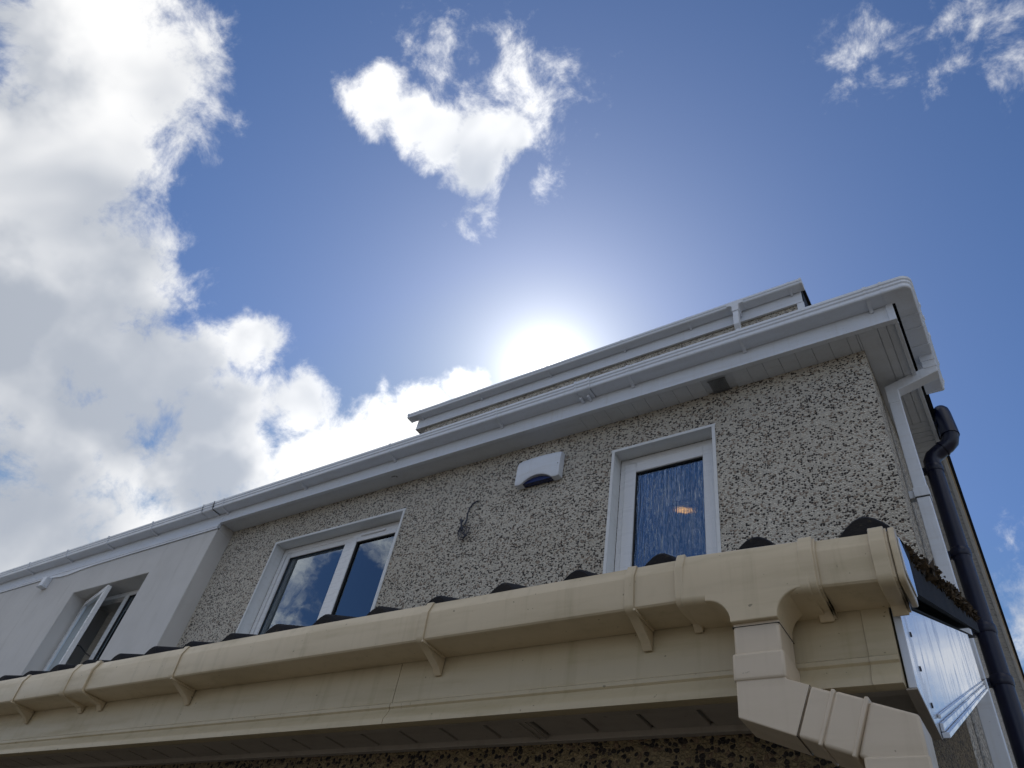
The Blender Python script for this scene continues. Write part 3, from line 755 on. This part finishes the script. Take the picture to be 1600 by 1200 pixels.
# underside
rt.add([(EL, .962, ztile(.962) - .002), (XR, .962, ztile(.962) - .002), (XR, 3.297, ztile(3.297) - .03), (EL, 3.297, ztile(3.297) - .03)], [(3, 2, 1, 0)])
rt.build('roof', M['tile'], ex, smooth=True)
uc = MB()                                  # undercloak between board and tiles
uc.add([(XS - .02, 1.0, pt(1.0) + .003), (XR - .012, 1.0, pt(1.0) + .003), (XR - .012, 3.28, pt(3.28) + .003), (XS - .02, 3.28, pt(3.28) + .003)] , [(0, 1, 2, 3)])
for i in range(0):
    yy = 1.2 + i * .22; uc.add([(-.10, yy, pt(yy) - .004), (-.10, yy + .05, pt(yy + .05) - .004), (-.19, yy + .05, pt(yy + .05) - .004), (-.19, yy, pt(yy) - .004)], [(0, 1, 2, 3)])
uc.build('undercloak', M['lead'], ex)
ms = MB()
for i in range(1900):
    yy = 1.12 + 2.15 * random.random() ** .8; s = .0025 + .0095 * random.random() ** 2.5
    c = Vector((XR - .002 + random.gauss(0, .007), yy, ztile(yy) + roll(XR) - .034 + random.random() ** .6 * .044))
    a, b = random.random() * 6.28, random.random() * 3.14
    u = Vector((math.cos(a) * math.sin(b), math.sin(a) * math.sin(b), math.cos(b))); v = u.orthogonal().normalized(); w_ = u.cross(v)
    ms.add([c + u * s, c - u * s * .6 + v * s, c - u * s * .4 - v * s * .8 + w_ * s, c - w_ * s], [(0, 1, 2), (0, 2, 3), (0, 3, 1), (1, 3, 2)])
mo = ms.build('moss', M['moss'], ex); mo['kind'] = 'stuff'

# ------------------------------------------------------------------ lower cream gutter
lg = root('rain_gutter', 'cream square gutter along the low tiled roof, nearest of the gutters', 'gutter')
LP = [(0, .072), (0, 0), (.0640, 0), (.0680, .0010), (.0705, .0035), (.0715, .0075), (.0745, .052), (.0740, .0545), (.0660, .0755), (.0605, .0755)]
YL = .9965; ZL = 2.1555
b_ = MB(); poly = gutter_poly(LP, .0022)
straight(b_, poly, EL, -.40, YL, ZL, ZL); straight(b_, poly, -.3995, -.0985, YL, ZL, ZL - .0125)
b_.build('trough', M['cream'], lg, smooth=28)
zl = lambda x: ZL if x < -.4 else ZL - .0125 * (x + .4) / .3
def lband(x, wd, foot=.034, t=.003):
    z = zl(x); o = grow(LP, t); front = o[2:]
    poly = [(0.0002, -.0005), (.0002, -foot), (.003, -foot - .001), (.012, -foot + .010), (.056, -t - .001)] + front
    poly += grow(LP, .0004)[2:][::-1]
    return straight(MB(), poly, x - wd / 2, x + wd / 2, YL, z, z)
for x in (-6.1, -5.35, -4.6, -3.85, -3.10, -2.40, -1.656, -.901, -.479):
    b = lband(x, .016).build('bracket', M['cream'], lg, bevel=.001)
    f = MB().box(x - .019, x + .019, YL - .004, YL - .0003, zl(x) - .028, zl(x) + .004); f.add([(x + .008, YL - .004, zl(x) - .034), (x + .0105, YL - .004, zl(x) - .034), (x + .0105, YL - .06, zl(x) - .001), (x + .008, YL - .06, zl(x) - .001)], [(0, 1, 2, 3)])
    MB().box(x + .0085, x + .012, YL - .075, YL - .005, zl(x) - .0045, zl(x) - .0005).build('bracket_rib', M['cream'], b)
u = MB(); x0, x1 = -2.135, -2.03
p = grow(LP, .0035)[1:]; straight(u, p + grow(LP, .0004)[1:][::-1], x0, x1, YL, ZL, ZL)
u.build('union', M['cream'], lg, bevel=.001)
for x in (-2.130, -2.036): lband(x, .020, .022, .006).build('union_strap', M['cream'], lg, bevel=.001)
# running outlet
oz = zl(-.29)
OP = [(0, .072), (0, 0), (.068, 0), (.0718, .001), (.0738, .003), (.0745, .0065), (.0745, .0545), (.0665, .0755), (.0605, .0755)]
ro = MB(); p = grow(OP, .0045)[1:]; straight(ro, p + grow(LP, .0005)[1:][::-1][:-1], -.392, -.206, YL, oz + .002, oz - .006)
ro.build('outlet_trough', M['cream'], lg, bevel=.002)
sp_ = MB().ext(outlet_poly(-.3545, -.2175, -.3185, -.2535, oz + .02, oz - .0042, oz - .042, .036), 'y', .91765, .985)
sp_.build('outlet_spout', M['cream'], lg, bevel=.004, seg=3)
for x, wd in ((-.394, .014), (-.206, .020), (-.112, .020)):
    lband(x, wd, .014, .0065).build('strap', M['cream'], lg, bevel=.0015)
for x in (-.1945, -.101):
    lband(x, .0035, .010, .0035).build('strap_bead', M['cream'], lg)
p = grow(LP, .0042); p = [(max(q[0], 0.0), q[1]) for q in p]
ec = straight(MB(), p, -.0975, -.089, YL, ZL - .0125, ZL - .0128).build('end_cap', M['cream'], lg, bevel=.002)
p2 = [(.034 + (q[0] - .034) * .80, .036 + (q[1] - .036) * .72) for q in p]
straight(MB(), p2, -.0888, -.0865, YL, ZL - .0128, ZL - .0128).build('cap_plate', M['panel'], ec, bevel=.001)

# cream downpipe with swan neck
lp = root('downpipe', 'cream square downpipe with a swan neck under the low gutter outlet', 'downpipe')
YC = .9575; h = .0318
sqpipe(MB(), [(-.286, YC, oz - .035), (-.286, YC, 2.05)], (0, 1, 0), h, h).build('spout_pipe', M['pale'], lp, bevel=.004)
MB().box(-.3186, -.2534, YC - .0326, YC + .0326, 2.1040, 2.1048).build('joint', M['seam'], lp)
nk = MB(); bz = 2.0065; ez = 1.9545
sqpipe(nk, [(-.286, YC, 2.066), (-.286, YC, 2.028)], (0, 1, 0), .0348, .0348)
nk.build('socket', M['pale'], lp, bevel=.004, seg=3)
sqpipe(MB(), [(-.285, YC, 2.030), (-.285, YC, bz - .002), (-.236, YC, bz - .0205)], (0, 1, 0), .0325, .0325).build('bend', M['pale'], lp, bevel=.0095, seg=3)
d = Vector((1, 0, -.375)).normalized()
def along(t): return (-.285 + t * d.x, YC, bz - .002 + t * d.z)
sqpipe(MB(), [along(.053), along(.100)], (0, 1, 0), .0322, .0322).build('offset_pipe', M['pale'], lp, bevel=.004, seg=3)
sqpipe(MB(), [along(.0515), along(.0523)], (0, 1, 0), .0321, .0321).build('joint', M['seam'], lp)
sqpipe(MB(), [along(.078), along(.083)], (0, 1, 0), .0345, .0345).build('bead', M['pale'], lp, bevel=.0015)
sqpipe(MB(), [along(.083), along(.122)], (0, 1, 0), .0338, .0338).build('socket', M['pale'], lp, bevel=.004, seg=3)
sqpipe(MB(), [along(.1165), along(.1215)], (0, 1, 0), .0356, .0356).build('bead', M['pale'], lp, bevel=.0015)
sqpipe(MB(), [along(.122), (-.1425, YC, bz - .002 - .1425 * .375), (-.1425, YC, 1.86)], (0, 1, 0), .0325, .0325).build('bend', M['pale'], lp, bevel=.0095, seg=3)
sqpipe(MB(), [(-.1425, YC, 1.93), (-.1425, YC, 1.86)], (0, 1, 0), .0342, .0342).build('socket', M['pale'], lp, bevel=.003)
sqpipe(MB(), [(-.1425, YC, 1.862), (-.1425, YC, .04)], (0, 1, 0), .0312, .0312).build('pipe', M['pale'], lp, bevel=.004)
for z in (1.5, .6): MB().box(-.178, -.107, YC - .036, YC + .036, z, z + .03).box(-.16, -.125, YC + .0362, EW - .0005, z + .002, z + .028).build('clip', M['pale'], lp, bevel=.002)
